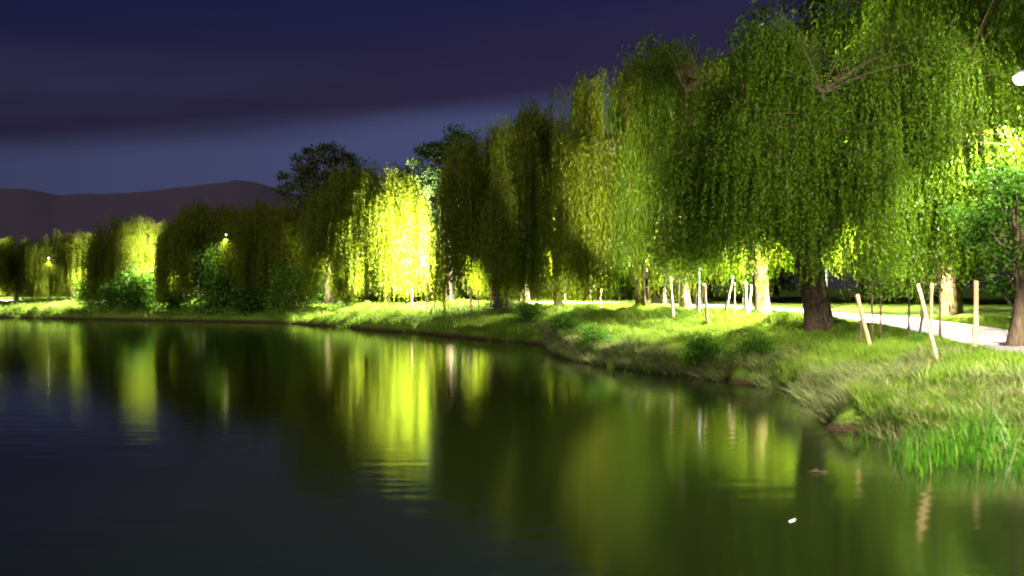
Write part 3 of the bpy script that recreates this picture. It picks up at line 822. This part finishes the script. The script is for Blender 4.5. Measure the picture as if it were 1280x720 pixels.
# sedge: long drooping blades over the near bank edge and in tufts along the waterline
VG = []; FQ = []; FT = []; off = 0
tuft, _ = scatter(6500, 2, 17, 17, 75, lambda P_, s_, d_: (s_ > -0.15) & (s_ < 1.8 + 2.6 * (P_[:, 1] < 34)) & (noise2(P_ * 1.1 + 3) > -0.25))
per = 55
ti = np.repeat(np.arange(len(tuft)), per)
m = len(ti)
off2 = rng.normal(0, 0.16, (m, 2))
Pp = tuft[ti] + off2
h = 0.36 * rng.uniform(0.5, 1.3, m) * (0.7 + 0.6 * rng.uniform(0, 1, len(tuft)))[ti]
# droop towards the water
e = 0.5
gxv = (inland(tuft + [e, 0]) - inland(tuft - [e, 0])); gyv = (inland(tuft + [0, e]) - inland(tuft - [0, e]))
gn = np.stack([gxv, gyv], 1); gn /= np.linalg.norm(gn, axis=1)[:, None] + 1e-6
lean = -gn[ti] * (rng.uniform(0.2, 1.2, m) * 0.38)[:, None] + off2 * 1.3 + rng.normal(0, 0.08, (m, 2))
B = np.column_stack([Pp, np.maximum(height(Pp), 0) - 0.02])
V, (q_, t_) = blades(B, h, 0.016 * rng.uniform(0.6, 1.4, m) * np.clip(Pp[:, 1] / 30, 0.8, 2), lean, rng)
tag(mesh_obj("sedge", np_mesh("sedge", V, [q_, t_], M["sedge"])), "grey-green sedge drooping over the edge of the bank", "sedge", kind="stuff")

# reeds standing in the shallows
def reed_patch(poly, n):
    r = np.random.default_rng(77)
    x0, y0 = poly.min(0); x1, y1 = poly.max(0)
    P_ = np.stack([r.uniform(x0, x1, n), r.uniform(y0, y1, n)], 1)
    c = np.zeros(n, bool); k = len(poly)
    for i in range(k):
        (xa, ya), (xb, yb) = poly[i], poly[(i + 1) % k]
        if ya == yb: continue
        c ^= ((ya > P_[:, 1]) != (yb > P_[:, 1])) & (P_[:, 0] < (xb - xa) * (P_[:, 1] - ya) / (yb - ya) + xa)
    return P_[c]
def wpt(px, py): 
    D = CAMZ * F / (py - 360); return ((px - 640) / F * D, D)
rp = [reed_patch(np.array([wpt(1105, 578), wpt(1130, 566), wpt(1200, 560), wpt(1300, 556), wpt(1330, 604), wpt(1240, 611), wpt(1180, 604), wpt(1125, 590)]), 2600),
      reed_patch(np.array([wpt(1040, 548), wpt(1062, 536), wpt(1110, 552), wpt(1105, 566), wpt(1060, 560)]), 160),
      reed_patch(np.array([wpt(755, 462), wpt(800, 460), wpt(822, 470), wpt(800, 473), wpt(765, 470)]), 90)]
Pp = np.concatenate(rp)
kp = (noise2(Pp * 2.3 + 11) + rng.uniform(-0.5, 0.5, len(Pp))) > -0.28
nfirst = int(kp[:len(rp[0])].sum()); Pp = Pp[kp]; m = len(Pp)
fs = np.where(np.arange(m) < nfirst, 1.0, 0.62) * (1 + 0.45 * noise2(Pp * 1.7 + 5))
h = 0.70 * fs * rng.uniform(0.35, 1.3, m)
lean = rng.normal(0, 0.26, (m, 2)) * h[:, None] * 1.3
B = np.column_stack([Pp, np.full(m, -0.1)])
V, (q_, t_) = blades(B, h + 0.1, 0.024 * rng.uniform(0.6, 1.3, m), lean, rng)
tag(mesh_obj("reeds", np_mesh("reeds", V, [q_, t_], M["reed"])), "bright green reeds standing in the shallows", "reeds", kind="stuff")

# floating bits
x, y = wpt(1022, 591)
g = Geo(); g.tube(np.array([(-0.22, 0, 0.01), (-0.08, 0.02, 0.03), (0.06, -0.01, 0.02), (0.2, 0.03, 0.015)]), [0.008, 0.014, 0.013, 0.006], 6)
g.tube(np.array([(-0.05, 0.01, 0.03), (0.0, 0.05, 0.08)]), [0.009, 0.004], 5); g.tube(np.array([(0.08, 0, 0.02), (0.12, -0.05, 0.06)]), [0.009, 0.004], 5)
o = mesh_obj("floating_twig", g.mesh("twig", M["stem"])); o.location = (x, y, 0)
tag(o, "short brown twig floating on the water", "twig")
x, y = wpt(991, 653)
V = []; Q = []
for i in range(9):
    f = i / 8; wdt = 0.028 * math.sin(PI * min(1, f * 0.9 + 0.08)) ** 0.7
    for j, sy in enumerate((-1, 0, 1)): V.append((-0.07 + 0.14 * f, sy * wdt, 0.012 + 0.03 * f * f + 0.008 * abs(sy)))
for i in range(8):
    for j in range(2): Q.append((i * 3 + j, (i + 1) * 3 + j, (i + 1) * 3 + j + 1, i * 3 + j + 1))
o = mesh_obj("floating_feather", np_mesh("feather", np.array(V), np.array(Q), M["feather"], True)); o.location = (x, y, 0); o.rotation_euler = (0, 0, 0.6)
tag(o, "small white feather floating on the dark water", "feather")


# ------------------------------------------------------------------ sky, fill sun, camera
w = bpy.data.worlds.new("World"); scene.world = w; w.use_nodes = True
nt = w.node_tree; nt.nodes.clear(); L = nt.links.new
def N(t, **k):
    n = nt.nodes.new(t)
    for a, b in k.items(): setattr(n, a, b)
    return n
def math_(op, a, b=None, c=None):
    n = N("ShaderNodeMath", operation=op)
    for i, v in enumerate((a, b, c)):
        if v is None: continue
        if isinstance(v, (int, float)): n.inputs[i].default_value = v
        else: L(v, n.inputs[i])
    return n.outputs[0]
tc = N("ShaderNodeTexCoord"); sp = N("ShaderNodeSeparateXYZ"); L(tc.outputs["Generated"], sp.inputs[0])
X_, Y_, Z_ = sp.outputs
az = math_("ARCTAN2", X_, Y_)
el = math_("ARCSINE", Z_)
gr = ramp(nt, [(0.0, (0.060, 0.068, 0.150)), (0.155, (0.058, 0.070, 0.165)), (0.21, (0.016, 0.018, 0.070)), (0.30, (0.006, 0.0075, 0.045)), (0.6, (0.004, 0.005, 0.03)), (1.0, (0.003, 0.004, 0.02))])
L(el, gr.inputs[0])
cb = N("ShaderNodeCombineXYZ"); L(math_("MULTIPLY", az, 2.2), cb.inputs[0]); L(math_("MULTIPLY", math_("SUBTRACT", el, math_("MULTIPLY", az, 0.10)), 17.0), cb.inputs[1])
cn = N("ShaderNodeTexNoise"); cn.inputs["Scale"].default_value = 1.3; cn.inputs["Detail"].default_value = 6; cn.inputs["Roughness"].default_value = 0.5
L(cb.outputs[0], cn.inputs["Vector"])
edge = math_("SUBTRACT", math_("SUBTRACT", el, math_("MULTIPLY_ADD", az, 0.112, 0.160)), math_("MULTIPLY", math_("SUBTRACT", cn.outputs["Fac"], 0.5), 0.035))
lo_ = N("ShaderNodeMapRange", interpolation_type="SMOOTHSTEP"); L(edge, lo_.inputs[0]); lo_.inputs[1].default_value = -0.012; lo_.inputs[2].default_value = 0.020
hi_ = N("ShaderNodeMapRange", interpolation_type="SMOOTHSTEP"); L(edge, hi_.inputs[0]); hi_.inputs[1].default_value = 0.03; hi_.inputs[2].default_value = 0.12; hi_.inputs[3].default_value = 1; hi_.inputs[4].default_value = 0.05
tex = N("ShaderNodeMapRange"); L(cn.outputs["Fac"], tex.inputs[0]); tex.inputs[1].default_value = 0.25; tex.inputs[2].default_value = 0.75; tex.inputs[3].default_value = 0.75; tex.inputs[4].default_value = 1.0
cm = math_("MULTIPLY", math_("MULTIPLY", lo_.outputs[0], hi_.outputs[0]), tex.outputs[0])
mx = N("ShaderNodeMix", data_type="RGBA"); L(cm, mx.inputs[0]); L(gr.outputs[0], mx.inputs[6]); mx.inputs[7].default_value = (0.020, 0.0145, 0.041, 1)
sky = N("ShaderNodeTexSky", sky_type="NISHITA"); sky.sun_disc = False; sky.sun_elevation = math.radians(-4); sky.sun_rotation = math.radians(200)
bg = N("ShaderNodeBackground"); L(math_("MAXIMUM", math_("MULTIPLY_ADD", az, 0.75, 1.05), 0.55), bg.inputs[1]); L(mx.outputs[2], bg.inputs[0])
bg2 = N("ShaderNodeBackground"); bg2.inputs[1].default_value = 0.05; L(sky.outputs[0], bg2.inputs[0])
ads = N("ShaderNodeAddShader"); L(bg.outputs[0], ads.inputs[0]); L(bg2.outputs[0], ads.inputs[1])
wo = N("ShaderNodeOutputWorld"); L(ads.outputs[0], wo.inputs[0])

sd = bpy.data.lights.new("fill_sun", "SUN"); sd.energy = 3.2; sd.angle = math.radians(15); sd.color = (1.0, 0.93, 0.80)  # soft sun from behind the camera, added to fill the shaded foliage
so = bpy.data.objects.new("fill_sun", sd); COL.objects.link(so)
so.rotation_euler = (math.radians(68), 0, math.radians(-28))

cd = bpy.data.cameras.new("camera"); cd.sensor_width = 36; cd.lens = 36 * F / 1280; cd.clip_start = 0.1; cd.clip_end = 9000
cd.dof.use_dof = True; cd.dof.focus_distance = 85; cd.dof.aperture_fstop = 0.7
co = bpy.data.objects.new("camera", cd); COL.objects.link(co); co.location = (0, 0, CAMZ); co.rotation_euler = (PI / 2, 0, 0)
scene.camera = co

scene.view_settings.view_transform = "Standard"; scene.view_settings.look = "None"
scene.view_settings.exposure = 0; scene.view_settings.gamma = 1
scene.render.engine = "CYCLES"
c = scene.cycles
c.use_denoising = True
try: c.denoiser = "OPENIMAGEDENOISE"; c.denoising_input_passes = "RGB_ALBEDO_NORMAL"
except Exception: pass
c.max_bounces = 7; c.diffuse_bounces = 4; c.transmission_bounces = 4; c.glossy_bounces = 3; c.transparent_max_bounces = 4
c.caustics_reflective = False; c.caustics_refractive = False
c.sample_clamp_indirect = 6
c.filter_width = 1.9
